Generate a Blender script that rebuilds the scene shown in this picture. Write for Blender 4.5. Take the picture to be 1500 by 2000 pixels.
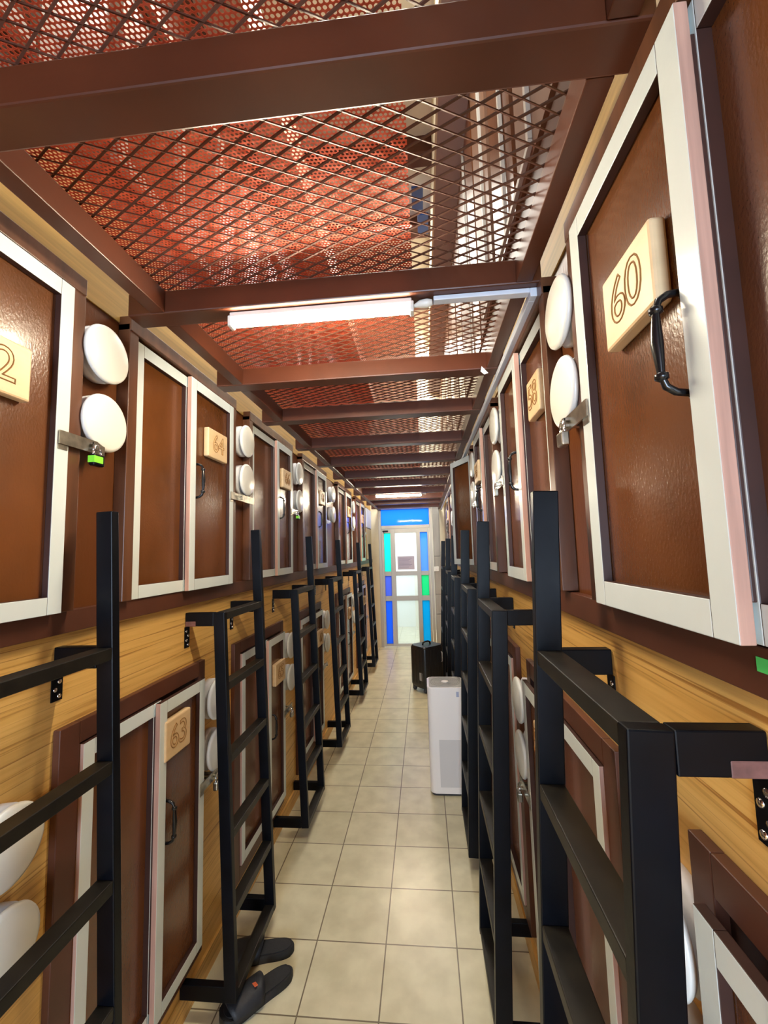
import bpy, bmesh, math, random
from mathutils import Vector, Matrix
random.seed(7)
S = bpy.context.scene
for o in list(bpy.data.objects):
    bpy.data.objects.remove(o)
COL = S.collection

# ------------------------------------------------------------ camera
YAW, PITCH, ROLL, FPX, CAMH = .0911, .0942, -.0286, 818.8, 1.672
cy, sy, cp, sp, cr, sr = math.cos(YAW), math.sin(YAW), math.cos(PITCH), math.sin(PITCH), math.cos(ROLL), math.sin(ROLL)
fwd = Vector((-sy*cp, cy*cp, sp)); rgt = Vector((cy, sy, 0)); upv = rgt.cross(fwd)
r2 = cr*rgt + sr*upv; u2 = -sr*rgt + cr*upv
cam = bpy.data.cameras.new('camera')
cam.sensor_fit = 'HORIZONTAL'; cam.sensor_width = 36; cam.lens = 36*FPX/1500; cam.clip_start = .02
camo = bpy.data.objects.new('camera', cam); COL.objects.link(camo)
M = Matrix((r2, u2, -fwd)).transposed().to_4x4(); M.translation = (0, 0, CAMH)
camo.matrix_world = M
S.camera = camo

# ------------------------------------------------------------ world, daylight, exposure
W = bpy.data.worlds.new('world'); S.world = W; W.use_nodes = True
bg = W.node_tree.nodes['Background']; bg.inputs[0].default_value = (.80, .90, 1, 1); bg.inputs[1].default_value = .62
def area(name, loc, rot, sx, sy_, power, color):
    l = bpy.data.lights.new(name, 'AREA'); l.shape = 'RECTANGLE'; l.size = sx; l.size_y = sy_; l.energy = power; l.color = color
    o = bpy.data.objects.new(name, l); COL.objects.link(o); o.location = loc; o.rotation_euler = rot
    return o
# added fill: assumed daylight from an unseen window in the wall behind the photographer
area('assumed_rear_daylight', (-.28, -2.52, 1.45), (math.radians(90), 0, 0), .9, 1.5, 52, (.60, .78, 1))
# daylight outside the glazed door
area('daylight_outside_door', (-.3, 8.3, 2.75), (math.radians(-20), 0, 0), 1.6, 1.0, 20, (1, .97, .92))
# assumed near and far ceiling lights, added to light the storey above the mesh
area('assumed_upper_light_near', (-.25, 1.3, 4.90), (0, 0, 0), .5, 1.6, 30, (1, .95, .84))
area('assumed_upper_light_far', (-.25, 4.6, 4.90), (0, 0, 0), .5, 2.0, 30, (1, .95, .84))
area('upper_end_wall_fill', (-.1, 6.6, 4.90), (math.radians(20), 0, 0), .8, 1.0, 75, (1, .97, .90))  # added fill to brighten the upper end wall, not a known lamp
S.view_settings.view_transform = 'Standard'; S.view_settings.look = 'None'
S.view_settings.exposure = 1.38; S.view_settings.gamma = 1; S.view_settings.use_curve_mapping = False
TUBE_STRENGTH = 110
cy_ = S.cycles
cy_.use_denoising = True; cy_.max_bounces = 10; cy_.transparent_max_bounces = 40; cy_.diffuse_bounces = 6
cy_.sample_clamp_indirect = 6; cy_.caustics_reflective = False; cy_.caustics_refractive = False

# ------------------------------------------------------------ materials
def mat(name, col, rough=.5, metal=0, noise=0, nscale=30, bump=0, bscale=200, col2=None, stretch=(1, 1, 1), emit=0, spec=.5, coat=0):
    m = bpy.data.materials.new(name); m.use_nodes = True
    nt = m.node_tree; b = nt.nodes['Principled BSDF']
    b.inputs['Base Color'].default_value = (*col, 1); b.inputs['Roughness'].default_value = rough
    b.inputs['Metallic'].default_value = metal; b.inputs['Specular IOR Level'].default_value = spec
    b.inputs['Coat Weight'].default_value = coat; b.inputs['Coat Roughness'].default_value = .12
    if emit:
        b.inputs['Emission Color'].default_value = (*col, 1); b.inputs['Emission Strength'].default_value = emit
    if noise or col2 or bump:
        tc = nt.nodes.new('ShaderNodeTexCoord'); mp = nt.nodes.new('ShaderNodeMapping')
        mp.inputs['Scale'].default_value = stretch; nt.links.new(tc.outputs['Object'], mp.inputs[0])
    if noise or col2:
        n = nt.nodes.new('ShaderNodeTexNoise'); n.inputs['Scale'].default_value = nscale; n.inputs['Detail'].default_value = 5
        nt.links.new(mp.outputs[0], n.inputs['Vector'])
        r = nt.nodes.new('ShaderNodeValToRGB'); r.color_ramp.elements[0].position = .32; r.color_ramp.elements[1].position = .68
        c2 = col2 or tuple(c*(1-noise) for c in col)
        r.color_ramp.elements[0].color = (*c2, 1); r.color_ramp.elements[1].color = (*col, 1)
        nt.links.new(n.outputs[0], r.inputs[0]); nt.links.new(r.outputs[0], b.inputs['Base Color'])
    if bump:
        n2 = nt.nodes.new('ShaderNodeTexNoise'); n2.inputs['Scale'].default_value = bscale; n2.inputs['Detail'].default_value = 3
        nt.links.new(mp.outputs[0], n2.inputs['Vector'])
        bp = nt.nodes.new('ShaderNodeBump'); bp.inputs['Strength'].default_value = bump; bp.inputs['Distance'].default_value = .002
        nt.links.new(n2.outputs[0], bp.inputs['Height']); nt.links.new(bp.outputs[0], b.inputs['Normal'])
    return m

def oak_mat():
    m = bpy.data.materials.new('oak_plywood'); m.use_nodes = True; nt = m.node_tree; b = nt.nodes['Principled BSDF']
    b.inputs['Roughness'].default_value = .42
    tc = nt.nodes.new('ShaderNodeTexCoord'); mp = nt.nodes.new('ShaderNodeMapping'); mp.inputs['Scale'].default_value = (1, .7, 24)
    nt.links.new(tc.outputs['Object'], mp.inputs[0])
    n = nt.nodes.new('ShaderNodeTexNoise'); n.inputs['Scale'].default_value = 3.2; n.inputs['Detail'].default_value = 7; n.inputs['Distortion'].default_value = .5
    nt.links.new(mp.outputs[0], n.inputs['Vector'])
    r = nt.nodes.new('ShaderNodeValToRGB'); e = r.color_ramp.elements
    e[0].position = .30; e[0].color = (.42, .20, .045, 1); e[1].position = .42; e[1].color = (.72, .42, .115, 1)
    x = e.new(.62); x.color = (.80, .49, .15, 1)
    nt.links.new(n.outputs[0], r.inputs[0])
    # fine dark grain lines
    mp2 = nt.nodes.new('ShaderNodeMapping'); mp2.inputs['Scale'].default_value = (1, .45, 70); nt.links.new(tc.outputs['Object'], mp2.inputs[0])
    n2 = nt.nodes.new('ShaderNodeTexNoise'); n2.inputs['Scale'].default_value = 2.2; n2.inputs['Detail'].default_value = 3; nt.links.new(mp2.outputs[0], n2.inputs['Vector'])
    r2_ = nt.nodes.new('ShaderNodeValToRGB'); f = r2_.color_ramp.elements
    f[0].position = .33; f[0].color = (.55, .42, .33, 1); f[1].position = .42; f[1].color = (1, 1, 1, 1)
    nt.links.new(n2.outputs[0], r2_.inputs[0])
    mx = nt.nodes.new('ShaderNodeMix'); mx.data_type = 'RGBA'; mx.blend_type = 'MULTIPLY'; mx.inputs[0].default_value = 1
    nt.links.new(r.outputs[0], mx.inputs[6]); nt.links.new(r2_.outputs[0], mx.inputs[7]); nt.links.new(mx.outputs[2], b.inputs['Base Color'])
    return m

def tile_mat():
    m = bpy.data.materials.new('floor_tiles'); m.use_nodes = True; nt = m.node_tree; b = nt.nodes['Principled BSDF']
    tc = nt.nodes.new('ShaderNodeTexCoord'); mp = nt.nodes.new('ShaderNodeMapping')
    mp.inputs['Location'].default_value = (.522+3.0, -1.648+3.0, 0); nt.links.new(tc.outputs['Object'], mp.inputs[0])
    br = nt.nodes.new('ShaderNodeTexBrick'); br.offset = 0; br.squash = 1
    br.inputs['Scale'].default_value = 1; br.inputs['Brick Width'].default_value = .3; br.inputs['Row Height'].default_value = .3
    br.inputs['Mortar Size'].default_value = .0028; br.inputs['Mortar Smooth'].default_value = .1; br.inputs['Bias'].default_value = 0
    br.inputs['Color1'].default_value = (.75, .69, .48, 1); br.inputs['Color2'].default_value = (.70, .645, .44, 1)
    br.inputs['Mortar'].default_value = (.20, .155, .095, 1)
    nt.links.new(mp.outputs[0], br.inputs['Vector'])
    n = nt.nodes.new('ShaderNodeTexNoise'); n.inputs['Scale'].default_value = 9; n.inputs['Detail'].default_value = 6
    nt.links.new(tc.outputs['Object'], n.inputs['Vector'])
    r = nt.nodes.new('ShaderNodeValToRGB'); r.color_ramp.elements[0].color = (.84, .83, .80, 1); r.color_ramp.elements[1].color = (1.0, 1.0, 1.0, 1)
    r.color_ramp.elements[0].position = .35; r.color_ramp.elements[1].position = .65
    nt.links.new(n.outputs[0], r.inputs[0])
    mx = nt.nodes.new('ShaderNodeMix'); mx.data_type = 'RGBA'; mx.blend_type = 'MULTIPLY'; mx.inputs[0].default_value = 1
    nt.links.new(br.outputs[0], mx.inputs[6]); nt.links.new(r.outputs[0], mx.inputs[7]); nt.links.new(mx.outputs[2], b.inputs['Base Color'])
    b.inputs['Roughness'].default_value = .28
    bp = nt.nodes.new('ShaderNodeBump'); bp.inputs['Strength'].default_value = .35; bp.inputs['Distance'].default_value = .002; bp.invert = True
    nt.links.new(br.outputs[1], bp.inputs['Height']); nt.links.new(bp.outputs[0], b.inputs['Normal'])
    return m

def net_mat():
    m = bpy.data.materials.new('red_shade_net'); m.use_nodes = True; nt = m.node_tree; b = nt.nodes['Principled BSDF']; out = nt.nodes['Material Output']
    b.inputs['Base Color'].default_value = (.66, .135, .065, 1); b.inputs['Roughness'].default_value = .6
    a = .0092
    tc = nt.nodes.new('ShaderNodeTexCoord')
    def vm(op, i0, v=None):
        n = nt.nodes.new('ShaderNodeVectorMath'); n.operation = op; nt.links.new(i0, n.inputs[0])
        if v is not None: n.inputs[1].default_value = v
        return n.outputs['Value'] if op == 'LENGTH' else n.outputs[0]
    q = vm('MULTIPLY', tc.outputs['Object'], (1/a, 1/(a*1.732), 0))
    def d(vec):
        f = vm('FRACTION', vec); f = vm('SUBTRACT', f, (.5, .5, 0)); f = vm('MULTIPLY', f, (1, 1.732, 0)); return vm('LENGTH', f)
    d1 = d(q); d2 = d(vm('ADD', q, (.5, .5, 0)))
    mn = nt.nodes.new('ShaderNodeMath'); mn.operation = 'MINIMUM'; nt.links.new(d1, mn.inputs[0]); nt.links.new(d2, mn.inputs[1])
    lt = nt.nodes.new('ShaderNodeMath'); lt.operation = 'LESS_THAN'; lt.inputs[1].default_value = .382; nt.links.new(mn.outputs[0], lt.inputs[0])
    tr = nt.nodes.new('ShaderNodeBsdfTransparent'); mx = nt.nodes.new('ShaderNodeMixShader')
    tl = nt.nodes.new('ShaderNodeBsdfTranslucent'); tl.inputs[0].default_value = (.62, .13, .07, 1)
    m2 = nt.nodes.new('ShaderNodeMixShader'); m2.inputs[0].default_value = .35
    nt.links.new(b.outputs[0], m2.inputs[1]); nt.links.new(tl.outputs[0], m2.inputs[2])
    nt.links.new(lt.outputs[0], mx.inputs[0]); nt.links.new(m2.outputs[0], mx.inputs[1]); nt.links.new(tr.outputs[0], mx.inputs[2])
    nt.links.new(mx.outputs[0], out.inputs[0])
    return m

def glass_mat(name, col, clear=.85):
    m = bpy.data.materials.new(name); m.use_nodes = True; nt = m.node_tree; out = nt.nodes['Material Output']; nt.nodes.remove(nt.nodes['Principled BSDF'])
    tr = nt.nodes.new('ShaderNodeBsdfTransparent'); tr.inputs[0].default_value = (*col, 1)
    tl = nt.nodes.new('ShaderNodeBsdfTranslucent'); tl.inputs[0].default_value = (*col, 1)
    gl = nt.nodes.new('ShaderNodeBsdfGlossy'); gl.inputs['Roughness'].default_value = .05
    m1 = nt.nodes.new('ShaderNodeMixShader'); m1.inputs[0].default_value = 1-clear
    m2 = nt.nodes.new('ShaderNodeMixShader'); m2.inputs[0].default_value = .006
    nt.links.new(tr.outputs[0], m1.inputs[1]); nt.links.new(tl.outputs[0], m1.inputs[2])
    nt.links.new(m1.outputs[0], m2.inputs[1]); nt.links.new(gl.outputs[0], m2.inputs[2]); nt.links.new(m2.outputs[0], out.inputs[0])
    return m

OAK = oak_mat(); TILE = tile_mat(); NET = net_mat()
VARN = mat('varnished_brown_panel', (.175, .058, .015), .27, noise=.38, nscale=5, bump=.30, bscale=210, stretch=(1, 1, .6), coat=.4)
FRAMEB = mat('brown_timber_frame', (.14, .052, .022), .38, noise=.4, nscale=6, stretch=(6, 6, .6))
BOARD = mat('brown_wall_board', (.165, .053, .016), .3, noise=.35, nscale=4, bump=.2, bscale=120, stretch=(1, 1, .4))
MAROON = mat('maroon_painted_trim', (.105, .034, .018), .42, noise=.3, nscale=8)
REVEAL = mat('dark_maroon_reveal', (.05, .017, .011), .5, noise=.3, nscale=10)
WHITE = mat('white_gloss_paint', (.74, .82, .82), .22, noise=.06, nscale=6, bump=.12, bscale=60)
RAW = mat('raw_pinkish_timber', (.62, .35, .26), .6, noise=.25, nscale=5, stretch=(20, 20, 1))
STEELR = mat('red_oxide_steel', (.095, .0245, .009), .38, noise=.3, nscale=5, bump=.06, bscale=80)
PINE = mat('pine_batten', (.74, .48, .13), .5, noise=.3, nscale=3, stretch=(1, .7, 20))
PLATE = mat('pale_beech_plate', (.83, .60, .34), .5, noise=.12, nscale=8, stretch=(1, 1, 6))
BURN = mat('burnt_engraving', (.27, .12, .025), .8)
BLACK = mat('black_painted_steel', (.003, .0036, .0062), .36, noise=.5, nscale=12, bump=.1, bscale=60, spec=.16)  # slight blue in the black stands in for the daylight sheen
WORN = mat('scuffed_black_steel', (.012, .010, .007), .45, noise=.6, nscale=25, col2=(.004, .0035, .003), spec=.35)
SCUFF = mat('bare_red_primer_scuff', (.23, .10, .085), .6, noise=.5, nscale=40)
HANDB = mat('black_cast_iron', (.008, .008, .009), .22)
CHROME = mat('worn_galvanised_steel', (.62, .58, .48), .3, metal=1, noise=.4, nscale=40)
SHINY = mat('chrome', (.75, .76, .8), .12, metal=1)
LAMPW = mat('white_lamp_plastic', (.82, .82, .76), .3)
LAMPB = mat('white_lamp_base', (.72, .74, .80), .4)
MESHM = mat('brown_painted_mesh', (.10, .038, .024), .42)
TRUNK = mat('white_pvc_trunking', (.70, .76, .86), .35)
TRUNKG = mat('dimmed_white_trunking', (.50, .49, .45), .5)  # white trunking greyed in its colour to offset the strong tube light
CREAM = mat('cream_plaster', (.72, .66, .50), .8, noise=.08, nscale=4)
CEILC = mat('off_white_ceiling', (.74, .72, .64), .9, noise=.08, nscale=3)
MAUVE = mat('mauve_grey_plaster', (.38, .31, .31), .9)
ALU = mat('bronze_grey_aluminium', (.46, .43, .38), .4, metal=.35)
GREYP = mat('grey_panel', (.42, .41, .38), .5, noise=.15, nscale=4, stretch=(4, 1, .6))
WHITEW = mat('white_plaster_outside', (.80, .81, .80), .9)
PURIF = mat('white_appliance_plastic', (.82, .77, .74), .3)
PGRIL = mat('grey_perforated_plastic', (.36, .35, .33), .5)
PDARK = mat('dark_plastic', (.05, .05, .055), .5)
SUITC = mat('black_suitcase_shell', (.014, .014, .015), .38, noise=.3, nscale=60)
EVA = mat('dark_eva_foam', (.009, .009, .010), .65, noise=.4, nscale=80, bump=.3, bscale=400)
STRAP = mat('dark_grey_strap', (.014, .015, .019), .55, noise=.3, nscale=60, bump=.3, bscale=300)
ORANGE = mat('orange_tag', (.75, .16, .06), .5)
GREEN = mat('green_sticker', (.10, .72, .16), .5)
BRIGHTG = mat('fluorescent_green_label', (.25, .80, .04), .5)
BLUEP = mat('blue_sheet', (.02, .07, .28), .5)
PAPERL = mat('printed_notice', (.66, .64, .82), .8)
PAPER = mat('white_paper', (.85, .85, .83), .8)
INK = mat('printed_ink', (.32, .30, .55), .8)
CONC = mat('brown_corrugated_dark', (.10, .045, .025), .7)
def emis(name, col, s):
    m = bpy.data.materials.new(name); m.use_nodes = True; nt = m.node_tree; nt.nodes.remove(nt.nodes['Principled BSDF'])
    e = nt.nodes.new('ShaderNodeEmission'); e.inputs[0].default_value = (*col, 1); e.inputs[1].default_value = s
    nt.links.new(e.outputs[0], nt.nodes['Material Output'].inputs[0]); return m
TUBE = emis('lit_warm_white_tube', (1, .87, .64), TUBE_STRENGTH)

# ------------------------------------------------------------ mesh helpers
class MB:
    def __init__(s): s.bm = bmesh.new()
    def box(s, x0, x1, y0, y1, z0, z1, m=0, bev=0, tag=None):
        vs = [s.bm.verts.new(v) for v in ((x0,y0,z0),(x1,y0,z0),(x1,y1,z0),(x0,y1,z0),(x0,y0,z1),(x1,y0,z1),(x1,y1,z1),(x0,y1,z1))]
        fs = [s.bm.faces.new([vs[i] for i in q]) for q in ((0,3,2,1),(4,5,6,7),(0,1,5,4),(1,2,6,5),(2,3,7,6),(3,0,4,7))]
        for f in fs: f.material_index = m
        if bev:
            es = list({e for f in fs for e in f.edges})
            r = bmesh.ops.bevel(s.bm, geom=es, offset=bev, segments=2, profile=.5, affect='EDGES', material=m)
        return fs
    def hexa(s, pts, m=0):
        vs = [s.bm.verts.new(p) for p in pts]
        fs = []
        for q in ((0,3,2,1),(4,5,6,7),(0,1,5,4),(1,2,6,5),(2,3,7,6),(3,0,4,7)):
            f = s.bm.faces.new([vs[i] for i in q]); f.material_index = m; fs.append(f)
        return fs
    def bar(s, a, b, w, t, up=(0,0,1), m=0):
        """rectangular bar from a to b; w across, t along 'up'"""
        a = Vector(a); b = Vector(b); d = (b-a).normalized(); up = Vector(up)
        sd = d.cross(up).normalized(); u = sd.cross(d).normalized()
        o = [(-1,-1),(1,-1),(1,1),(-1,1)]
        P = [a+sd*w/2*i+u*t/2*j for i, j in o] + [b+sd*w/2*i+u*t/2*j for i, j in o]
        return s.hexa(P, m)
    def tube(s, pts, r, seg=8, m=0, cap=True):
        pts = [Vector(p) for p in pts]; rings = []
        rs = r if isinstance(r, (list, tuple)) else [r]*len(pts)
        ref = None
        for i, p in enumerate(pts):
            d = (pts[min(i+1, len(pts)-1)]-pts[max(i-1, 0)]).normalized()
            if ref is None:
                ref = d.cross(Vector((0,0,1)) if abs(d.z) < .9 else Vector((1,0,0))).normalized()
            ref = (ref-d*ref.dot(d)).normalized(); bn = d.cross(ref)
            rings.append([s.bm.verts.new(p+rs[i]*(math.cos(2*math.pi*k/seg)*ref+math.sin(2*math.pi*k/seg)*bn)) for k in range(seg)])
        for a, b in zip(rings, rings[1:]):
            for k in range(seg):
                f = s.bm.faces.new((a[k], a[(k+1)%seg], b[(k+1)%seg], b[k])); f.material_index = m; f.smooth = True
        if cap:
            for rg in (rings[0], rings[-1]):
                f = s.bm.faces.new(rg); f.material_index = m
    def lathe(s, c, axis, prof, seg=40, m=0):
        """prof: list of (distance along axis, radius)"""
        c = Vector(c); ax = Vector(axis).normalized()
        u = ax.cross(Vector((0,0,1)) if abs(ax.z) < .9 else Vector((1,0,0))).normalized(); v = ax.cross(u)
        rings = []
        for h, r in prof:
            if r < 1e-6: rings.append([s.bm.verts.new(c+ax*h)])
            else: rings.append([s.bm.verts.new(c+ax*h+r*(math.cos(2*math.pi*k/seg)*u+math.sin(2*math.pi*k/seg)*v)) for k in range(seg)])
        for a, b in zip(rings, rings[1:]):
            for k in range(seg):
                k2 = (k+1) % seg
                if len(a) == 1 and len(b) == 1: continue
                if len(a) == 1: f = s.bm.faces.new((a[0], b[k2], b[k]))
                elif len(b) == 1: f = s.bm.faces.new((a[k], a[k2], b[0]))
                else: f = s.bm.faces.new((a[k], a[k2], b[k2], b[k]))
                f.material_index = m; f.smooth = True
    def prism(s, outline, z0, z1, m=0, bev=0, smooth=False):
        lo = [s.bm.verts.new((x, y, z0)) for x, y in outline]; hi = [s.bm.verts.new((x, y, z1)) for x, y in outline]
        fs = [s.bm.faces.new(list(reversed(lo))), s.bm.faces.new(hi)]
        n = len(lo)
        for k in range(n):
            f = s.bm.faces.new((lo[k], lo[(k+1)%n], hi[(k+1)%n], hi[k])); f.smooth = smooth; fs.append(f)
        for f in fs: f.material_index = m
        if bev:
            es = list(fs[1].edges)+list(fs[0].edges)
            bmesh.ops.bevel(s.bm, geom=es, offset=bev, segments=3, profile=.5, affect='EDGES', material=m)
        return fs
    def build(s, name, mats, parent=None, bevel=0, xf=None):
        if xf is not None: bmesh.ops.transform(s.bm, matrix=xf, verts=s.bm.verts)
        if parent is not None:
            T = parent.matrix_basis.inverted() if parent.parent is None else (parent.parent.matrix_basis @ parent.matrix_basis).inverted()
            bmesh.ops.transform(s.bm, matrix=T, verts=s.bm.verts)
        bmesh.ops.recalc_face_normals(s.bm, faces=s.bm.faces)
        me = bpy.data.meshes.new(name); s.bm.to_mesh(me); s.bm.free()
        for mm in (mats if isinstance(mats, (list, tuple)) else [mats]): me.materials.append(mm)
        o = bpy.data.objects.new(name, me); COL.objects.link(o)
        if parent is not None: o.parent = parent
        if bevel:
            bv = o.modifiers.new('bevel', 'BEVEL'); bv.width = bevel; bv.segments = 2; bv.limit_method = 'ANGLE'
        return o

def tag(o, label=None, cat=None, group=None, kind=None):
    if label: o['label'] = label
    if cat: o['category'] = cat
    if group: o['group'] = group
    if kind: o['kind'] = kind
    return o
def thing(name, loc, label, cat, group=None):
    o = bpy.data.objects.new(name, None); o.empty_display_size = .05; COL.objects.link(o); o.location = loc
    o.matrix_basis = Matrix.Translation(loc)
    return tag(o, label, cat, group)
def struct(o): o['kind'] = 'structure'; return o

LX, RX = -.937, .385
def X(side, b): return LX+b if side == 'L' else RX-b
def sbox(mb, side, y0, y1, b0, b1, z0, z1, m=0, bev=0):
    xs = sorted((X(side, b0), X(side, b1))); return mb.box(xs[0], xs[1], y0, y1, z0, z1, m, bev)
def N(side): return Vector((1, 0, 0)) if side == 'L' else Vector((-1, 0, 0))
WALLW = {'L': 'left', 'R': 'right'}
YB, YE = -2.6, 7.5
ORD = ['first', 'second', 'third', 'fourth', 'fifth', 'sixth', 'seventh', 'eighth', 'ninth', 'tenth', 'eleventh', 'twelfth', 'thirteenth']

# ------------------------------------------------------------ structure: floor and walls
mb = MB(); mb.box(LX-.1, RX+.1, YB, 9.6, -.06, 0); struct(mb.build('floor', TILE))
for side, nm, s0, s1 in (('L', 'wall_left', 1.488, 1.545), ('R', 'wall_right', 1.50, 1.557)):
    mb = MB()
    sbox(mb, side, YB, YE, -.06, 0, 0, s0, 0)
    sbox(mb, side, YB, YE, -.06, 0, s0, 2.42, 1)
    struct(mb.build(nm, [OAK, BOARD]))
    mb = MB(); sbox(mb, side, YB, YE, -.06, .004, 2.42, 2.60); struct(mb.build('trim_'+('201' if side == 'L' else '202'), PINE))
    mb = MB(); sbox(mb, side, YB, YE, 0, .022, s0, s1, 0); struct(mb.build('trim_'+('1' if side == 'L' else '2'), MAROON, bevel=.002))
    mb = MB(); sbox(mb, side, YB, YE, 0, .012, 0, .085, 0); struct(mb.build('baseboard_'+WALLW[side], OAK))
# upper storey walls and ceiling, seen through the mesh
mb = MB(); mb.box(LX-.06, LX-.02, YB, YE, 2.60, 2.80, 1); mb.box(LX-.06, LX-.02, YB, YE, 2.8, 5.0, 0)
for y in (.2, 1.15, 2.1, 3.05, 4.0, 4.95, 5.9):
    for a, b in ((0, .04), (.34, .37), (.67, .71)):
        mb.box(LX-.02, LX+.01, y+a, y+b, 2.95, 3.75, 2)
    mb.box(LX-.02, LX+.0095, y+.05, y+.66, 2.95, 3.0, 2); mb.box(LX-.02, LX+.0095, y+.05, y+.66, 3.70, 3.75, 2)
mb.box(LX-.02, -.74, YB, YE, 4.2, 4.5, 3)
struct(mb.build('wall_upper_left', [BOARD, PINE, mat('dimmed_white_frames', (.46, .42, .34), .5), CREAM]))  # white door frames toned down in colour where the assumed upper lamps overexpose them
mb = MB(); mb.box(RX+.02, RX+.06, YB, YE, 2.60, 5.0, 0)
mb.box(RX-.0, RX+.02, YB, YE, 2.60, 2.76, 1); mb.box(RX+.005, RX+.02, YB, YE, 2.76, 2.86, 3)
y = -.42
while y < 7.2:
    mb.box(RX-.0, RX+.02, y, y+.40, 2.88, 4.5, 2); mb.box(RX-.004, RX+.02, y+.45, y+.88, 2.88, 4.5, 4); y += .95
struct(mb.build('wall_upper_right', [CONC, mat('dimmed_pine_batten', (.33, .19, .07), .6, noise=.2, nscale=4), BOARD, MAROON, mat('tan_brown_panel', (.19, .085, .04), .5, noise=.3, nscale=4)]))  # lowest batten is pine, coloured darker to hold back the tube's glare
mb = MB(); mb.box(LX-.06, RX+.06, YB, YE+.1, 5.0, 5.06, 0)
mb.box(.20, RX+.02, YB, YE, 4.55, 5.0, 2); mb.box(.185, .20, YB, YE, 4.55, 5.0, 1)
for y in (1.1, 3.1, 3.9, 5.2): mb.box(LX, .185, y, y+.14, 4.86, 5.0, 3)
struct(mb.build('ceiling', [CEILC, CREAM, MAUVE, STEELR]))
# wall behind the photographer, with an assumed window opening
mb = MB()
for x0, x1, z0, z1 in ((LX-.06, -.78, 0, 5), (.22, RX+.06, 0, 5), (-.78, .22, 0, .65), (-.78, .22, 2.25, 5)): mb.box(x0, x1, YB-.1, YB, z0, z1)
struct(mb.build('wall_rear', CREAM))
# end wall around the glazed door
mb = MB()
for x0, x1, z0, z1 in ((LX-.06, -.795, 0, 5), (.30, RX+.06, 0, 5), (-.795, .30, 2.47, 5)): mb.box(x0, x1, YE, YE+.12, z0, z1)
struct(mb.build('wall_front', CREAM))
# outside beyond the door
mb = MB(); mb.box(-2.2, 1.8, 9.5, 9.6, 0, 3.2, 0); mb.box(-.22, 1.8, 9.1, 9.5, 0, 3.2, 1); struct(mb.build('wall_outside', [WHITEW, CREAM]))

# ------------------------------------------------------------ ceiling frame: beams, rails, mesh, net
BY = [-.62, -.02, .585, 1.163, 1.71, 2.22, 2.83, 3.43, 4.05, 4.66, 5.27, 5.88, 6.49, 7.10]
vis = BY[2:]
for i, y in enumerate(BY):
    mb = MB(); mb.box(-.862, .352, y-.036, y+.036, 2.40, 2.472)
    o = mb.build('ceiling_beam', STEELR, bevel=.004)
    if i >= 2:
        k = i-2
        extra = {1: 'carrying the near lit tube, ', 10-2: 'carrying the far lit tube, ', 2: 'with a white paper scrap on it, '}.get(k, '')
        tag(o, f'red-brown steel ceiling crossbeam, {extra}{ORD[k]} from the camera', 'beam', 'crossbeams under the ceiling mesh')
    else:
        tag(o, 'red-brown steel crossbeam overhead behind the camera', 'beam', 'crossbeams behind the camera')
for side, x0, x1 in (('left', -.787, -.743), ('right', .282, .326)):
    # edge rail: segments between beams read as one long angle bar above the beams' ends
    mb = MB()
    for a, b in zip(BY, BY[1:]+[YE]): mb.box(x0, x1, a+.037, b-.037 if b != YE else YE-.002, 2.402, 2.470)
    mb.box(x0+.01, x1-.01, YB, YE-.002, 2.4725, 2.477)
    o = mb.build('ceiling_edge_rail', STEELR, bevel=.003)
    tag(o, f'long red-brown steel rail along the {side} edge of the ceiling mesh', 'rail', 'edge rails of the ceiling mesh')
DW, DH, SWD = .0735, .0362, .0042
def mesh_panel(y0, y1):
    bm = bmesh.new(); x0, x1 = -.784, .326
    nx = int((x1-x0)/(DW/2)); ny = int((y1-y0)/(DH/2))
    def P(i, j): return Vector((x0+i*DW/2, y0+j*DH/2, 2.486))
    for i in range(nx):
        for j in range(ny):
            if (i+j) % 2 == 0: a, b, up = P(i, j), P(i+1, j+1), 1
            else: a, b, up = P(i+1, j), P(i, j+1), -1
            d = (b-a).normalized(); sd = Vector((-d.y, d.x, 0))*SWD/2*.8
            h = Vector((0, 0, .0022))
            q = [a-sd-h, a+sd-h*.4, a+sd+h, a-sd+h*.4, b-sd-h, b+sd-h*.4, b+sd+h, b-sd+h*.4]
            vs = [bm.verts.new(v) for v in q]
            for f in ((0,1,5,4),(1,2,6,5),(2,3,7,6),(3,0,4,7)): bm.faces.new([vs[k] for k in f])
    m = MB(); m.bm.free(); m.bm = bm
    return m
for i in range(1, len(BY)):
    y0 = BY[i]+.0; y1 = (BY[i+1] if i+1 < len(BY) else YE-.02)
    o = mesh_panel(y0, y1-.005).build('mesh_panel', MESHM)
    if i == 1: lab = 'diamond expanded-metal ceiling panel nearest the camera, in front of the first crossbeam'
    elif i+1 < len(BY): lab = f'diamond expanded-metal ceiling panel between the {ORD[i-2]} and {ORD[i-1]} crossbeams'
    else: lab = 'diamond expanded-metal ceiling panel at the far end, past the last crossbeam'
    tag(o, lab, 'mesh panel', 'expanded-metal panels of the ceiling')
bm = bmesh.new(); nx, ny = 12, 110; V = {}
NETL = 3   # the net's threads are a few mm deep: three sheets of the same weave
for i in range(nx+1):
    for j in range(ny+1):
        x = -.79+(.79-.003)*i/nx; y = YB+.05+(YE-.05-YB-.08)*j/ny
        for l in range(NETL): V[i, j, l] = bm.verts.new((x, y, 2.503+.0012*l+.005*math.sin(x*9+1)*math.sin(y*5.3)+.003*math.sin(y*13+x*7)))
for l in range(NETL):
    for i in range(nx):
        for j in range(ny):
            f = bm.faces.new((V[i, j, l], V[i+1, j, l], V[i+1, j+1, l], V[i, j+1, l])); f.smooth = True
m = MB(); m.bm.free(); m.bm = bm
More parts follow.
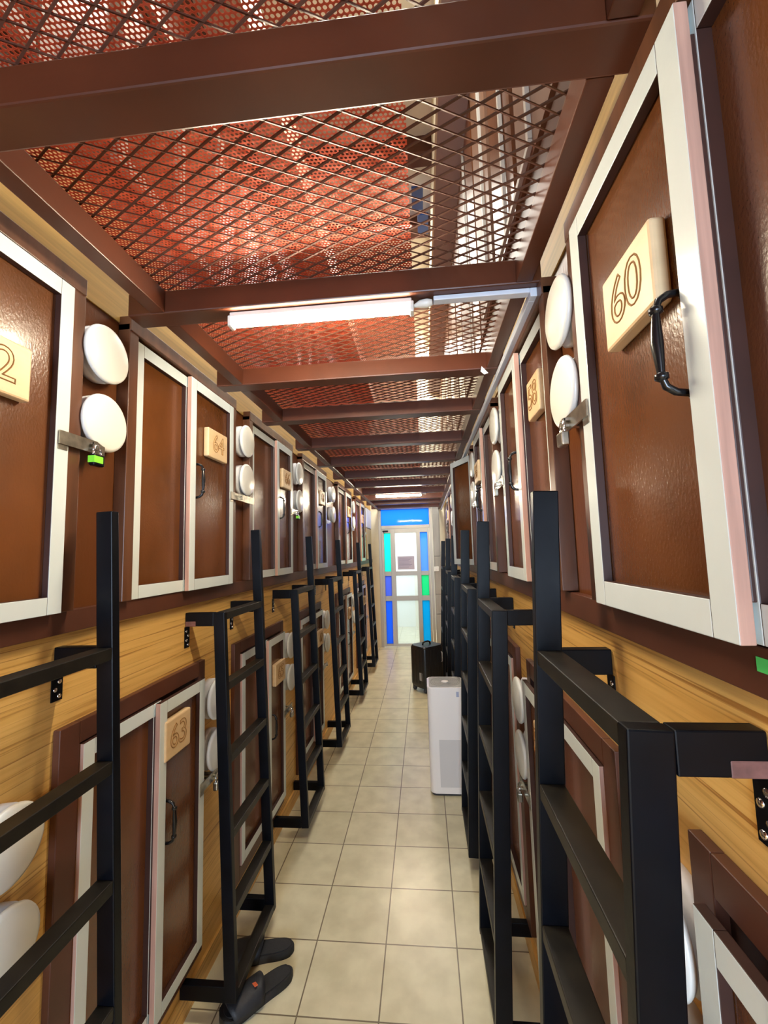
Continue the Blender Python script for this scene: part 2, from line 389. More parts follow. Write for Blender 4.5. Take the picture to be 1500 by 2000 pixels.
tag(m.build('shade_net', NET), 'red honeycomb shade net laid over the ceiling mesh, leaving the right strip bare', 'net')

# ------------------------------------------------------------ lettering helper
def digits(txt, h, r=.0016):
    c = bpy.data.curves.new('t', 'FONT'); c.body = txt; c.size = h*1.38; c.fill_mode = 'NONE'; c.bevel_depth = r; c.bevel_resolution = 0
    c.align_x = 'CENTER'; c.align_y = 'CENTER'; c.resolution_u = 4; c.space_character = .92
    o = bpy.data.objects.new('t', c); COL.objects.link(o)
    bpy.context.view_layer.update()
    me = bpy.data.meshes.new_from_object(o.evaluated_get(bpy.context.evaluated_depsgraph_get()))
    bpy.data.objects.remove(o)
    return me

# ------------------------------------------------------------ capsule doors
TRIMN = [3]
def leaf_frame(side, y0, y1, b0, b1, z0, z1, w):
    mb = MB(); bm = mb.bm
    for (ya, yb, za, zb) in ((y0, y0+w, z0, z1), (y1-w, y1, z0, z1), (y0+w, y1-w, z0, z0+w*1.05), (y0+w, y1-w, z1-w*1.05, z1)):
        fs = sbox(mb, side, ya, yb, b0, b1, za, zb, 0)
        for f in fs:
            f.normal_update(); c = f.calc_center_median()
            if abs(c.y-y0) < 1e-4 or abs(c.y-y1) < 1e-4: f.material_index = 1
            elif abs(f.normal.x) < .5: f.material_index = 2
    return mb
def bow_handle(side, y, zc, b, h=.135, bend=.042):
    mb = MB(); pts = []; n = N(side)
    x0 = X(side, b)
    prof = [(-.5, 0), (-.5, .012), (-.485, .026), (-.43, .038), (-.33, .043), (0, .045), (.33, .043), (.43, .038), (.485, .026), (.5, .012), (.5, 0)]
    rad = [.0055, .005, .005, .005, .0045, .008, .0045, .005, .005, .005, .0055]
    pts = [Vector((x0+n.x*o*bend/.045, y, zc+t*h)) for t, o in prof]
    mb.tube(pts, rad, 8)
    for t in (-.5, .5):
        mb.lathe((x0, y, zc+t*h), n, [(-.001, .010), (.004, .010), (.007, .006)], 12)
    for t in (-.33, .33):
        mb.lathe((x0+n.x*bend*.95, y, zc+t*h-.006), (0, 0, 1), [(0, .004), (.003, .0085), (.009, .0085), (.012, .004)], 10)
    return mb
def capsule_door(side, level, y0, ym, y1, num, label, z0, z1, hasp=True, plate_y=None, plate_z=None, handle_z=None, hasp_z=None, hasp_len=.115, stile=.040, pw=.17, ph=.125, open_near=0, group=None):
    bn, bf = .028, .050
    t = thing('capsule_door', (X(side, 0), (y0+y1)/2, z0), label, 'capsule door', group)
    # fixed brown surround belongs to the wall
    mb = MB(); fw = .048
    if level == 'upper':
        sbox(mb, side, y0-fw, y0-.006, 0, .040, z0-.0, z1+.03)
        sbox(mb, side, y1+.006, y1+fw, 0, .040, z0-.0, z1+.03)
        sbox(mb, side, y0-fw, y1+fw, 0, .042, z1+.008, z1+.055)
        struct(mb.build('trim_%d' % TRIMN[0], FRAMEB, bevel=.002))
    else:
        fw = .066
        sbox(mb, side, y0-fw, y0-.004, 0, .020, z0-.065, z1+.06)
        sbox(mb, side, y1+.004, y1+fw*.8, 0, .020, z0-.065, z1+.06)
        sbox(mb, side, y0-.004, y1+.004, 0, .020, z1+.004, z1+.06)
        sbox(mb, side, y0-.004, y1+.004, 0, .020, z0-.065, z0-.004)
        struct(mb.build('trim_%d' % TRIMN[0], MAROON, bevel=.002))
    TRIMN[0] += 1
    for (a, b, bb, nm) in ((y0, ym+stile*.95 if not open_near else ym-.003, bn, 'near'), (ym, y1, bf, 'far')):
        mb = leaf_frame(side, a, b,   .004 if nm == 'near' else .033, bb, z0, z1, stile)
        mp = MB(); sbox(mp, side, a+stile-.004, b-stile+.004, .003 if nm == 'near' else .026, bb-.018, z0+stile-.004, z1-stile+.004)
        if nm == 'far': sbox(mb, side, ym+.001, ym+.012, .0115, .033, z0+stile*1.06, z1-stile*1.06, 2)
        if open_near and nm == 'near':
            xh = X(side, bb); ang = open_near if side == 'R' else -open_near
            xf = Matrix.Translation((xh, a, 0)) @ Matrix.Rotation(ang, 4, 'Z') @ Matrix.Translation((-xh, -a, 0))
            lf = mb.build('door_leaf', [WHITE, RAW, REVEAL], t, .0015, xf); mp.build('door_panel', VARN, lf, 0, xf)
        else:
            lf = mb.build('door_leaf', [WHITE, RAW, REVEAL], t, .0015); mp.build('door_panel', VARN, lf)
        lf['label'] = f'white {nm} leaf with brown panel'
    mbk = MB(); sbox(mbk, side, y0-.004, y1+.004, .0005, .0025, z0, z1); mbk.build('backing', REVEAL, t)
    H = z1-z0
    py = plate_y if plate_y is not None else ym+stile+.055+pw/2
    pz = plate_z if plate_z is not None else z1-.22
    bb = bf if py > ym else bn
    mb = MB(); sbox(mb, side, py-pw/2, py+pw/2, bb-.018, bb+.006, pz-ph/2, pz+ph/2)
    pl = mb.build('number_plate', PLATE, t, .005)
    if num:
        me = digits(num, ph*.62)
        # text x -> along the wall so it reads from the corridor, y -> up
        ax = Vector((0, 1, 0)) if side == 'L' else Vector((0, -1, 0))
        R_ = Matrix((ax, Vector((0, 0, 1)), N(side))).transposed().to_4x4()
        R_.translation = (X(side, bb+.0062), py, pz)
        T = (t.matrix_basis).inverted()
        me.transform(T @ R_); me.materials.clear(); me.materials.append(BURN)
        d = bpy.data.objects.new('engraved_number', me); COL.objects.link(d); d.parent = pl
    hz = handle_z if handle_z is not None else z0+H*.50
    bow_handle(side, ym+stile+.014, hz, bf-.018).build('pull_handle', HANDB, t)
    if hasp:
        zz = hasp_z if hasp_z is not None else z0+H*.50
        mb = MB(); sbox(mb, side, y1-stile*.8, y1+hasp_len, bf+.001, bf+.005, zz-.017, zz+.017)
        sbox(mb, side, y1-stile*.8, y1-stile*.1, bf-.001, bf+.0015, zz-.03, zz+.012)
        sbox(mb, side, y1+.062, y1+.078, .0015, bf+.016, zz-.010, zz-.004); sbox(mb, side, y1+.062, y1+.078, .0015, bf+.016, zz+.004, zz+.010)
        sbox(mb, side, y1+.062, y1+.078, bf+.013, bf+.017, zz-.010, zz+.010)
        h = mb.build('hasp', CHROME, t); h['label'] = 'dull galvanised hasp strap'
    return t
def padlock(side, y, z, label, tagm=None):
    t = thing('padlock', (X(side, .06), y, z-.05), label, 'padlock', 'padlocks hanging from hasps')
    mb = MB(); xc = X(side, .067)
    mb.box(xc-.009, xc+.009, y-.019, y+.019, z-.052, z-.020, 0, .004); mb.build('lock_body', CHROME if not tagm else BLACK, t)
    mb = MB(); mb.tube([(xc, y+.0125*math.cos(a), z-.012+.017*math.sin(a)) for a in [math.pi*k/8 for k in range(9)]], .0032, 6)
    for s in (-1, 1): mb.tube([(xc, y+s*.0125, z-.012), (xc, y+s*.0125, z-.024)], .0032, 6)
    mb.build('shackle', SHINY, t)
    if tagm:
        mb = MB(); mb.box(xc-.0096, xc+.0096, y-.0196, y+.011, z-.044, z-.026); q = mb.build('label_sticker', tagm, t); q['label'] = 'bright green sticker'
def wall_light(side, y, z, label, b0=0):
    n = N(side); t = thing('wall_light', (X(side, b0), y, z), label, 'wall lamp', 'round white lamps between the capsule doors')
    mb = MB(); mb.lathe((X(side, b0), y, z), n, [(0, 0), (0, .078), (.020, .080), (.024, .074), (.024, 0)], 36); mb.build('lamp_base', LAMPB, t)
    mb = MB(); mb.lathe((X(side, b0), y, z), n, [(.022, 0), (.022, .03), (.037, .03), (.039, .079), (.045, .083), (.051, .081), (.055, .072), (.057, 0)], 44)
    mb.build('lamp_diffuser', LAMPW, t)

UL = [(.28, .60, .965, '62'), (1.234, 1.525, 1.895, '64'), (2.154, 2.50, 2.80, '66'), (3.128, 3.48, 3.84, '68'), (4.46, 4.84, 5.23, '70'), (5.66, 6.02, 6.41, '72')]
LULT = ['left wall upper white-framed capsule door numbered 62, cut by the left photo edge', 'left wall upper white-framed capsule door numbered 64',
        'left wall upper capsule door just past door 64, numbered 66', 'left wall upper capsule door numbered 68, fourth from the camera',
        'left wall upper capsule door numbered 70, fifth from the camera', 'left wall upper capsule door numbered 72, last before the end wall']
for i, (a, m_, b, n) in enumerate(UL):
    kw = {}
    if n == '62': kw = dict(plate_y=.765, plate_z=2.095, hasp_z=1.978)
    if n == '64': kw = dict(plate_y=1.735, plate_z=2.155, handle_z=1.975, hasp_z=1.955, hasp_len=.235)
    capsule_door('L', 'upper', a, m_, b, n, LULT[i], 1.545, 2.385, group='upper capsule doors on the left wall', **kw)
LLL = [(.07, .36, .66, '61'), (1.076, 1.367, 1.655, '63'), (2.05, 2.35, 2.63, '65'), (3.05, 3.35, 3.64, '67'), (4.42, 4.76, 5.12, '69'), (5.70, 6.0, 6.35, '71')]
LLLT = ['left wall lower capsule door beneath door 62, nearest the camera', 'left wall lower white-framed capsule door numbered 63',
        'left wall lower capsule door numbered 65, behind the second left ladder', 'left wall lower capsule door numbered 67, behind the third and fourth left ladders',
        'left wall lower capsule door fifth from the camera, numbered 69', 'left wall lower capsule door numbered 71, last before the end wall']
for i, (a, m_, b, n) in enumerate(LLL):
    kw = dict(plate_y=m_+.1, plate_z=1.055, handle_z=.79, hasp_z=.785, pw=.15, ph=.13) if n == '63' else {}
    capsule_door('L', 'lower', a, m_, b, n, LLLT[i], .215, 1.19, group='lower capsule doors on the left wall', **kw)
UR = [(.19, .495, .875, '60'), (1.155, 1.434, 1.745, '58'), (2.06, 2.33, 2.63, '56'), (2.985, 3.32, 3.66, '54'), (4.0, 4.3, 4.65, '52'), (5.05, 5.4, 5.75, '50')]
LURT = ['right wall upper white-framed capsule door numbered 60, nearest the camera', 'right wall upper capsule door numbered 58, second from the camera',
        'right wall upper capsule door numbered 56, just before the one standing ajar', 'right wall upper capsule door with its near leaf swung open into the corridor',
        'right wall upper capsule door just beyond the open one', 'right wall upper capsule door furthest along, near the end wall']
for i, (a, m_, b, n) in enumerate(UR):
    kw = {}
    if n == '60': kw = dict(plate_y=.655, plate_z=2.065, handle_z=1.93, hasp_z=1.945, stile=.043, ph=.125, pw=.155)
    if n == '58': kw = dict(plate_y=1.29, plate_z=2.135, hasp_z=1.945, handle_z=1.94, pw=.13)
    if n == '54': kw = dict(open_near=math.radians(22), hasp=False)
    capsule_door('R', 'upper', a, m_, b, n, LURT[i], 1.560, 2.345, group='upper capsule doors on the right wall', **kw)
LR = [(.05, .34, .633, '59'), (.985, 1.29, 1.60, '57'), (1.90, 2.2, 2.50, '55'), (2.86, 3.15, 3.45, '53'), (3.82, 4.1, 4.42, '51'), (4.8, 5.1, 5.4, '49')]
LRRT = ['right wall lower capsule door in the bottom right corner of the photo', 'right wall lower capsule door seen through the nearest right ladder',
        'right wall lower capsule door behind the second right ladder', 'right wall lower capsule door behind the air purifier', 'right wall lower capsule door just past the purifier',
        'right wall lower capsule door beside the suitcase']
for i, (a, m_, b, n) in enumerate(LR):
    capsule_door('R', 'lower', a, m_, b, n, LRRT[i], .215, 1.20, group='lower capsule doors on the right wall', hasp_z=.80, **(dict(plate_y=1.39, plate_z=1.06, pw=.10) if n == '57' else {}))
# lamps
for y, nm in ((1.088, '62'), (2.06, '64'), (2.985, '66'), (4.15, '68'), (5.40, '70')):
    wall_light('L', y, 2.262, f'round white lamp on left wall past door {nm}, upper one of its pair')
    wall_light('L', y, 2.058, f'round white lamp on left wall past door {nm}, below another lamp')
for y, nm in ((.862, 'just before door 63'), (1.765, 'just past door 63'), (2.765, 'past door 65'), (3.80, 'past door 67'), (5.27, 'past door 69')):
    wall_light('L', y, 1.075, f'round white lamp low on the left wall {nm}, upper of two')
    wall_light('L', y, .872, f'round white lamp low on the left wall {nm}, lower of two')
for y, nm in ((.985, 'door 60'), (1.90, 'door 58'), (2.77, 'door 56'), (3.82, 'the open door'), (4.83, 'the fifth door')):
    wall_light('R', y, 2.225, f'round white lamp on right wall past {nm}, upper one of its pair')
    wall_light('R', y, 2.030, f'round white lamp on right wall past {nm}, below another lamp')
for y, nm in ((.735, 'behind the nearest right ladder'), (1.70, 'between the two nearest right ladders'), (2.66, 'past the second right ladder')):
    wall_light('R', y, 1.095, f'round white lamp low right {nm}, upper of two')
    wall_light('R', y, .898, f'round white lamp low right {nm}, lower of two')
padlock('L', 1.038, 1.975, 'padlock with green sticker hanging from the hasp of door 62', BRIGHTG)
padlock('L', 2.872, 1.965, 'padlock with green sticker on the hasp of door 66', BRIGHTG)
padlock('L', 1.727, .785, 'padlock hanging from the hasp of lower door 63')
padlock('L', 2.70, .70, 'padlock hanging from the hasp of lower door 65')
padlock('R', .947, 1.945, 'silver padlock hanging from the hasp of door 60')
padlock('R', 1.817, 1.945, 'small padlock hanging from the hasp of door 58')
padlock('R', 1.672, .80, 'silver padlock low on the right wall between the two nearest right ladders')

# ------------------------------------------------------------ ladders
def ladder(side, yn, yf, label):
    rw, rt = (.044, .026) if side == 'L' else (.054, .026)
    bt, bb = (.137, .192) if side == 'L' else (.128, .185)
    zt, zb, zh = 1.455, .085, 1.795
    def bx(z): return bb+(bt-bb)*(z-zb)/(zt-zb)
    t = thing('ladder', (X(side, bx(zb)), (yn+yf)/2, zb), label, 'ladder', 'black steel ladders along both walls')
    n = N(side)
    for y, top, nm in ((yn, zt, 'near rail ending at the top rung'), (yf, zh, 'far rail rising above as a handhold')):
        mb = MB(); a = Vector((X(side, bx(zb)), y, zb)); b = Vector((X(side, bx(top)), y, top))
        mb.bar(a, b, rt, rw, up=n); o = mb.build('ladder_rail', BLACK, t, .0025); o['label'] = nm
    for k in range(6):
        z = zt-.016-k*(zt-zb-.030)/5
        mb = MB(); c = bx(z); sbox(mb, side, yn+rt/2, yf-rt/2, c-rw*.47, c+rw*.47, z-.015, z+.015, 0)
        mb.build('rung', WORN, t, .002)
    for y, sgn in ((yn, -1), (yf, 1)):
        for z, up in ((zt-.026, True), (zb+.026, False)):
            mb = MB(); fs = sbox(mb, side, y-.013, y+.013, 0.002, bx(z)-rw/2, z-.026, z+.026, 0)
            if up and y in (1.60, .552): sbox(mb, side, y-.0135, y+.0135, .002, .045, z-.0265, z-.006, 1)
            br = mb.build('wall_bracket', [BLACK, SCUFF], t, .002)
            mp = MB()
            if up: sbox(mp, side, y-.016, y+.016, 0.0005, .0035, z-.108, z-.028, 0)
            else: sbox(mp, side, y-.016, y+.016, 0.0005, .0035, z-.07, z-.028, 0)
            pl = mp.build('mounting_plate', BLACK, br)
            if up:
                ms = MB()
                for dz in (.045, .062, .080, .097):
                    ms.lathe((X(side, .0035), y+(.006 if dz in (.062, .097) else -.006), z-dz), n, [(0, .0055), (.002, .005), (.0028, 0)], 10)
                ms.build('screws', SHINY, br)
    return t
LADL = [(.625, 1.013), (1.60, 1.985), (2.55, 2.935), (3.56, 3.95), (4.80, 5.19), (5.95, 6.33)]
LADR = [(.552, .952), (1.535, 1.925), (2.36, 2.75), (3.33, 3.72), (4.25, 4.64), (5.42, 5.80)]
LT = ['black steel ladder on the left wall cut by the left photo edge, nearest the camera', 'black steel ladder on the left wall standing over the slippers', 'black steel ladder on the left wall, third from the camera',
      'black steel ladder on the left wall, fourth from the camera', 'black steel ladder on the left wall, fifth from the camera', 'black steel ladder on the left wall, last one beside the glazed door']
RT = ['large black steel ladder at the right, nearest the camera', 'black steel ladder on the right wall, just in front of the purifier\'s ladder', 'black steel ladder on the right wall overlapping the white air purifier',
      'black steel ladder on the right wall, just behind the air purifier', 'black steel ladder on the right wall beside the suitcase', 'black steel ladder on the right wall, furthest from the camera']
for (a, b), l in zip(LADL, LT): ladder('L', a, b, l)
for (a, b), l in zip(LADR, RT): ladder('R', a, b, l)

# ------------------------------------------------------------ tube lights and trunking
def tube_light(x0, x1, y, label):
    t = thing('tube_light', ((x0+x1)/2, y, 2.398), label, 'tube light', 'LED tube lights under the crossbeams')
    mb = MB(); mb.box(x0, x1, y-.016, y+.016, 2.383, 2.399); mb.build('housing', LAMPW, t, .003)
    mb = MB(); mb.tube([(x0+.006, y, 2.373), (x1-.006, y, 2.373)], .0145, 16); mb.build('diffuser', TUBE, t)
    for xx in (x0, x1):
        mb = MB(); mb.box(xx-.006, xx+.006, y-.016, y+.016, 2.357, 2.390, 0, .003); mb.build('end_cap', LAMPW, t)
    mb = MB(); mb.tube([(x1+.006, y, 2.380), (x1+.025, y+.004, 2.388), (x1+.045, y, 2.386), (x1+.06, y-.003, 2.386)], [.004, .011, .013, .008], 10); mb.build('connector', LAMPW, t)
tube_light(-.553, -.008, 1.163, 'bright warm-white tube light under the second crossbeam, large and near')
tube_light(-.58, .0, 5.27, 'small distant lit tube light near the end door')
mb = MB(); mb.box(.055, .325, 1.150, 1.176, 2.386, 2.3995); mb.box(.325, .345, 1.150, 1.176, 2.374, 2.3995)
mb.box(.325, .345, 1.176, 7.44, 2.374, 2.396)
tag(mb.build('cable_trunking', TRUNK, bevel=.002), 'white cable trunking from the near tube light along the top of the right wall', 'cable trunking')
# vertical and horizontal trunking on the storey above
for y, z0, z1, lab in ((1.22, 2.93, 4.5, 'white trunking strip on the storey above, nearest, seen through the bare mesh'), (1.585, 2.93, 4.5, 'second white trunking strip on the storey above, seen through the bare mesh'),
                  (2.05, 3.1, 4.5, 'third white trunking strip on the storey above, seen through the bare mesh'), (2.75, 2.93, 4.5, 'fourth white trunking strip on the storey above, seen through the bare mesh')):
    mb = MB(); mb.box(RX-.018, RX-.0045, y, y+.022, z0, z1)
    if y == 1.22: mb.box(RX-.018, RX-.0045, y, y+1.0, 2.905, 2.927)
    tag(mb.build('trunking_strip', TRUNKG), lab, 'cable trunking', 'trunking strips on the upper right wall')
for k, (x, y) in enumerate(((.06, 3.35), (.11, 3.65))):
    mb = MB(); mb.box(x-.05, x+.05, y, y+.24, 4.78, 4.80); tag(mb.build('blue_board', BLUEP), 'blue board under the upper ceiling, seen through the bare mesh, ' + ('near one' if k == 0 else 'far one'), 'board', 'blue boards under the upper ceiling')
# scraps
mb = MB(); mb.prism([(0, 0), (.022, .002), (.030, .020), (.020, .034)], 0, .0008)
xf = Matrix.Translation((.262, 1.672, 2.41)) @ Matrix.Rotation(math.radians(90), 4, 'X') @ Matrix.Rotation(-1.9, 4, 'Z')
tag(mb.build('paper_scrap', PAPER, None, 0, xf), 'white paper scrap stuck on the third crossbeam', 'paper')
mb = MB(); sbox(mb, 'R', .488, .514, .0222, .0230, 1.529, 1.545); tag(mb.build('sticker', GREEN), 'green sticker on the right wall sill by the photo edge', 'sticker')

# ------------------------------------------------------------ glazed end door
d = thing('door_1', (-.33, YE, 0), None, None); d['kind'] = 'structure'
yd0, yd1 = YE+.0, YE+.055
mb = MB()
for x0, x1, z0, z1 in ((-.795, -.745, 0, 2.465), (.115, .165, 0, 2.465), (-.745, .115, 2.425, 2.465), (-.745, .115, 2.075, 2.135)): mb.box(x0, x1, yd0, yd1, z0, z1)
mb.build('door_frame', ALU, d, .004)
mb = MB()
cols = [(-.70, -.585), (-.505, -.125), (-.055, .075)]; rows = [(.06, .80), (.885, 1.24), (1.315, 2.0)]
xs = [-.74, cols[0][0], cols[0][1], cols[1][0], cols[1][1], cols[2][0], cols[2][1], .11]
zs = [.012, rows[0][0], rows[0][1], rows[1][0], rows[1][1], rows[2][0], rows[2][1], 2.07]
for k in (0, 2, 4, 6): mb.box(xs[k], xs[k+1], yd0+.008, yd1-.008, zs[0], zs[-1])
for k in (0, 2, 4, 6):
    for a, b in cols: mb.box(a, b, yd0+.010, yd1-.010, zs[k], zs[k+1])
mb.build('door_stiles', ALU, d, .002)
PC = {(0, 2): (.10, .90, .72), (2, 2): (.16, .42, .95), (0, 1): (.25, .33, .80), (2, 1): (.12, .78, .45), (0, 0): (.12, .32, .95), (2, 0): (.06, .55, .85), (1, 0): (.85, .9, .9), (1, 1): (.88, .93, .95), (1, 2): (.95, .97, .97)}
for (i, j), c in PC.items():
    mb = MB(); mb.box(cols[i][0], cols[i][1], yd0+.024, yd0+.030, rows[j][0], rows[j][1])
    mb.build('glass_pane', glass_mat('glass_%d%d' % (i, j), c, .8 if i == 1 else .35), d)
mb = MB(); mb.box(-.745, .115, yd0+.024, yd0+.030, 2.135, 2.425); mb.build('transom_glass', glass_mat('blue_transom', (.10, .36, .95), .35), d)
mb = MB(); mb.box(-.72, -.62, YE-.045, YE-.001, 2.02, 2.045); mb.box(-.70, -.69, YE-.04, YE-.001, 1.995, 2.03); mb.build('door_closer', BLACK, d, .003)
mb = MB(); mb.box(-.47, -.17, YE+.0195, YE+.0205, 1.345, 1.58, 0)
for k in range(8): mb.box(-.445, -.445+.25*(.7+.3*((k*7) % 5)/5), YE+.0185, YE+.0195, 1.385+k*.022, 1.391+k*.022, 1)
tag(mb.build('notice_sheet', [PAPERL, INK]), 'pale printed notice sheet on the clear upper pane of the end door', 'notice')
# grey panel column beside the door
mb = MB()
for z0, z1 in ((0, .56), (.565, .90), (.905, 1.30), (1.305, 1.56), (1.565, 2.33)): mb.box(.185, .285, YE-.02, YE-.002, z0+.004, z1-.002)
mb.box(.17, .30, YE-.004, YE, 0, 2.47)
tag(mb.build('grey_panelling', GREYP, bevel=.002), 'tall grey panelled strip right of the glazed end door', 'panelling')
t = thing('light_switch', (.215, YE-.03, 1.34), 'cream light switch on the grey strip right of the end door', 'light switch')
mb = MB(); mb.box(.17, .255, YE-.034, YE-.021, 1.30, 1.385, 0, .004); mb.build('switch_plate', LAMPW, t)
mb = MB(); mb.box(.20, .225, YE-.038, YE-.033, 1.325, 1.36, 0, .002); mb.build('switch_rocker', PURIF, t)
# light panel at the end of the left wall
mb = MB(); sbox(mb, 'L', 6.85, 7.46, .001, .02, 2.08, 2.40); tag(mb.build('wall_board', TRUNK, bevel=.003), 'pale grey board high at the far end of the left wall', 'board')
mb = MB(); sbox(mb, 'L', 6.85, 7.46, .001, .015, 1.56, 2.07); tag(mb.build('wall_board', mat('tan_board', (.60, .46, .24), .6), bevel=.003), 'tan board below the grey one at the far end of the left wall', 'board')
mb = MB(); sbox(mb, 'R', 6.3, 6.75, .001, .01, 1.95, 2.30, 0); sbox(mb, 'R', 6.4, 6.65, .010, .011, 2.15, 2.27, 1)
tag(mb.build('patch', [PAPER, BLUEP]), 'white and blue poster at the far end of the right wall', 'patch')  # thin white rectangle with a smaller blue one on it

# ------------------------------------------------------------ assumed rear window, unseen, added around the daylight fill
d = thing('assumed_window_1', (-.28, YB, .65), None, None); d['kind'] = 'structure'
mb = MB()
for x0, x1, z0, z1 in ((-.78, -.73, .65, 2.25), (.17, .22, .65, 2.25), (-.73, .17, .65, .70), (-.73, .17, 2.20, 2.25), (-.305, -.255, .70, 2.20)): mb.box(x0, x1, YB-.08, YB-.03, z0, z1)
mb.build('assumed_window_frame', ALU, d)
mb = MB(); mb.box(-.73, .17, YB-.06, YB-.055, .70, 2.20); mb.build('assumed_window_pane', glass_mat('clear_rear_glass', (.95, .97, 1), .95), d)

# ------------------------------------------------------------ air purifier
def rrect(x0, x1, y0, y1, r, n=6):
    o = []
    for cx, cy0, a0 in ((x1-r, y0+r, -90), (x1-r, y1-r, 0), (x0+r, y1-r, 90), (x0+r, y0+r, 180)):
        for k in range(n+1):
            a = math.radians(a0+90*k/n); o.append((cx+r*math.cos(a), cy0+r*math.sin(a)))
    return o
px0, px1, py0, py1 = -.012, .248, 3.045, 3.305
t = thing('air_purifier', ((px0+px1)/2, (py0+py1)/2, 0), 'white upright air purifier with grey top grille standing on the floor', 'air purifier')
mb = MB(); mb.prism(rrect(px0, px1, py0, py1, .035), .018, .716, 0, .006, True); mb.build('housing', PURIF, t)
mb = MB(); mb.prism(rrect(px0+.012, px1-.012, py0+.012, py1-.012, .03), 0, .018, 0, 0, True); mb.build('base', PDARK, t)
mb = MB(); mb.prism(rrect(px0+.014, px1-.014, py0+.014, py1-.014, .028), .7155, .7185, 0)
cxp, cyp = (px0+px1)/2, (py0+py1)/2
for k in range(6): 
    r = .035+.014*k
    mb.tube([(cxp+r*math.cos(a), cyp+r*math.sin(a), .719) for a in [2*math.pi*q/40 for q in range(41)]], .0022, 6, 0, False)
mb.build('top_grille', PGRIL, t)
mb = MB(); mb.lathe((cxp, cyp, .7185), (0, 0, 1), [(0, .026), (.004, .026), (.006, .022), (.006, 0)], 28); mb.build('fan_hub', PURIF, t)
mb = MB(); mb.box(cxp-.06, px1-.035, py0-.0012, py0+.002, .06, .37)
for k in range(24): mb.box(cxp-.058+k*.0061, cxp-.0555+k*.0061, py0-.0022, py0-.001, .065, .365)
mb.build('front_vent', mat('pale_grey_vent', (.62, .585, .565), .5), t)
mb = MB(); mb.box(px1-.06, px1-.042, py0-.0012, py0+.001, .655, .69); mb.build('display', mat('blue_grey_print', (.35, .38, .52), .4), t)

# ------------------------------------------------------------ suitcase
A = Vector((-.215, 5.28, 0)); B = Vector((-.035, 5.075, 0))
u = (B-A).normalized(); v = Vector((-u.y, u.x, 0)); Ls, Ws = (B-A).length, .31
t = thing('suitcase', A+u*Ls/2+v*Ws/2, 'black hard-shell wheeled suitcase standing near the end door', 'suitcase')
R_ = Matrix((u, v, Vector((0, 0, 1)))).transposed().to_4x4(); R_.translation = A
mb = MB(); mb.prism(rrect(0, Ls, 0, Ws, .04), .055, .53, 0, .03, True)
mb.build('shell', SUITC, t, 0, R_)
mb = MB()
for k in range(4): mb.box(Ls*(.2+.2*k)-.010, Ls*(.2+.2*k)+.010, -.004, .004, .10, .49)
for k in range(5): mb.box(Ls-.004, Ls+.004, Ws*(.18+.16*k)-.010, Ws*(.18+.16*k)+.010, .10, .49)
mb.build('shell_ribs', SUITC, t, .003, R_)
mb = MB(); mb.tube([(Ls/2, Ws*.3, .527), (Ls/2, Ws*.33, .555), (Ls/2, Ws*.42, .565), (Ls/2, Ws*.58, .565), (Ls/2, Ws*.67, .555), (Ls/2, Ws*.7, .527)], .010, 8); mb.build('carry_handle', HANDB, t, 0, R_)
mb = MB(); mb.tube([(Ls-.002, Ws*.85, .33), (Ls+.02, Ws*.85, .34), (Ls+.02, Ws*.85, .44), (Ls-.002, Ws*.85, .45)], .007, 8); mb.build('side_handle', PGRIL, t, 0, R_)
mb = MB(); mb.box(Ls*.62, Ls*.84, -.0032, .001, .14, .23, 0); mb.build('emblem_plate', PGRIL, t, .002, R_)
for i, j in ((.14, .12), (.86, .12), (.14, .88), (.86, .88)):
    w = MB(); w.lathe((Ls*i-.012, Ws*j, .026), (1, 0, 0), [(0, 0), (0, .026), (.024, .026), (.024, 0)], 18); w.box(Ls*i-.016, Ls*i+.016, Ws*j-.02, Ws*j+.02, .036, .062)
    w.build('wheel', PDARK, t, 0, R_)

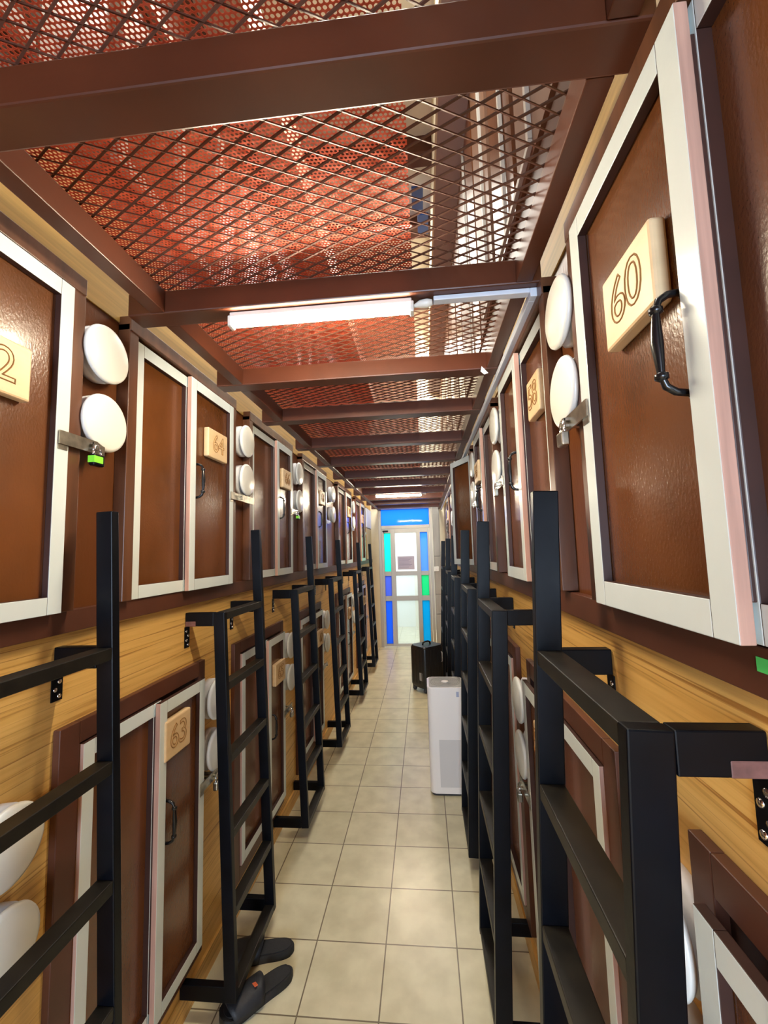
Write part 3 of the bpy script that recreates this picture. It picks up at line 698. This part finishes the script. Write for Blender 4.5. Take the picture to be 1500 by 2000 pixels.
# ------------------------------------------------------------ slippers
def slipper(heel, toe, label, mirror=1, tagged=True):
    heel = Vector((*heel, 0)); toe = Vector((*toe, 0)); L = (toe-heel).length; u = (toe-heel).normalized(); v = Vector((-u.y, u.x, 0))*mirror
    t = thing('slipper', (heel+toe)/2, label, 'slipper', 'black slippers under the second left ladder')
    R_ = Matrix((u, v, Vector((0, 0, 1)))).transposed().to_4x4(); R_.translation = heel
    prof = [(0, .0), (.012, .022), (.05, .035), (.12, .035), (.18, .040), (.225, .046), (.26, .042), (.278, .028), (.285, .0)]
    sc = L/.285
    out = [(x*sc, -w*1.12) for x, w in prof]+[(x*sc, w*1.06) for x, w in reversed(prof[1:-1])]
    def smooth(o):
        for _ in range(2):
            q = []
            for a, b in zip(o, o[1:]+o[:1]): q += [(a[0]*.75+b[0]*.25, a[1]*.75+b[1]*.25), (a[0]*.25+b[0]*.75, a[1]*.25+b[1]*.75)]
            o = q
        return o
    out = smooth(out)
    mb = MB(); mb.prism(out, 0, .028, 0, .006, True); mb.build('sole', EVA, t, 0, R_)
    ins = [((x-L/2)*.90+L/2, y*.84) for x, y in out]
    mb = MB(); mb.prism(ins, .027, .0305, 0, .001, True); mb.build('footbed', STRAP, t, 0, R_)
    # strap: arch across the forefoot
    m = MB(); bm = m.bm; rows_ = []
    for s in range(9):
        f = s/8; x = L*(.50+.36*f); hw = .051+.004*math.sin(f*3); hh = .062-.018*f
        r1, r0 = [], []
        for k in range(13):
            a = math.pi*k/12
            sk = .018*math.sin(a)*(-1 if f < .5 else 1)*abs(f-.5)*2
            r1.append(bm.verts.new((x+sk, hw*math.cos(a), .014+hh*math.sin(a)**.8)))
            r0.append(bm.verts.new((x+sk, (hw-.006)*math.cos(a), .014+(hh-.007)*math.sin(a)**.8)))
        rows_.append((r1, r0))
    for (a1, a0), (b1, b0) in zip(rows_, rows_[1:]):
        for k in range(12):
            for q in ((a1[k], a1[k+1], b1[k+1], b1[k]), (a0[k+1], a0[k], b0[k], b0[k+1])):
                f = bm.faces.new(q); f.smooth = True
    for r1, r0 in (rows_[0], rows_[-1]):
        for k in range(12): bm.faces.new((r1[k], r1[k+1], r0[k+1], r0[k]))
    for k in (0, 12):
        for (a1, a0), (b1, b0) in zip(rows_, rows_[1:]): bm.faces.new((a1[k], b1[k], b0[k], a0[k]))
    m.build('strap', STRAP, t, 0, R_)
    if not tagged: return t
    mb = MB(); a = math.pi*.40
    mb.box(-.006, .006, -.017, .017, 0, .0018)
    x = L*.57; zz = .014+.058*math.sin(a)**.8
    xf = R_ @ Matrix.Translation((x, .047*math.cos(a), zz+.0012)) @ Matrix.Rotation(math.radians(15), 4, 'X')
    mb.build('strap_tag', ORANGE, t, 0, xf)
    return t
slipper((-.583, 1.800), (-.790, 1.600), 'black slide slipper with orange tag, nearer the camera')
slipper((-.605, 1.895), (-.885, 1.83), 'black slide slipper mostly behind the ladder foot', 1, False)
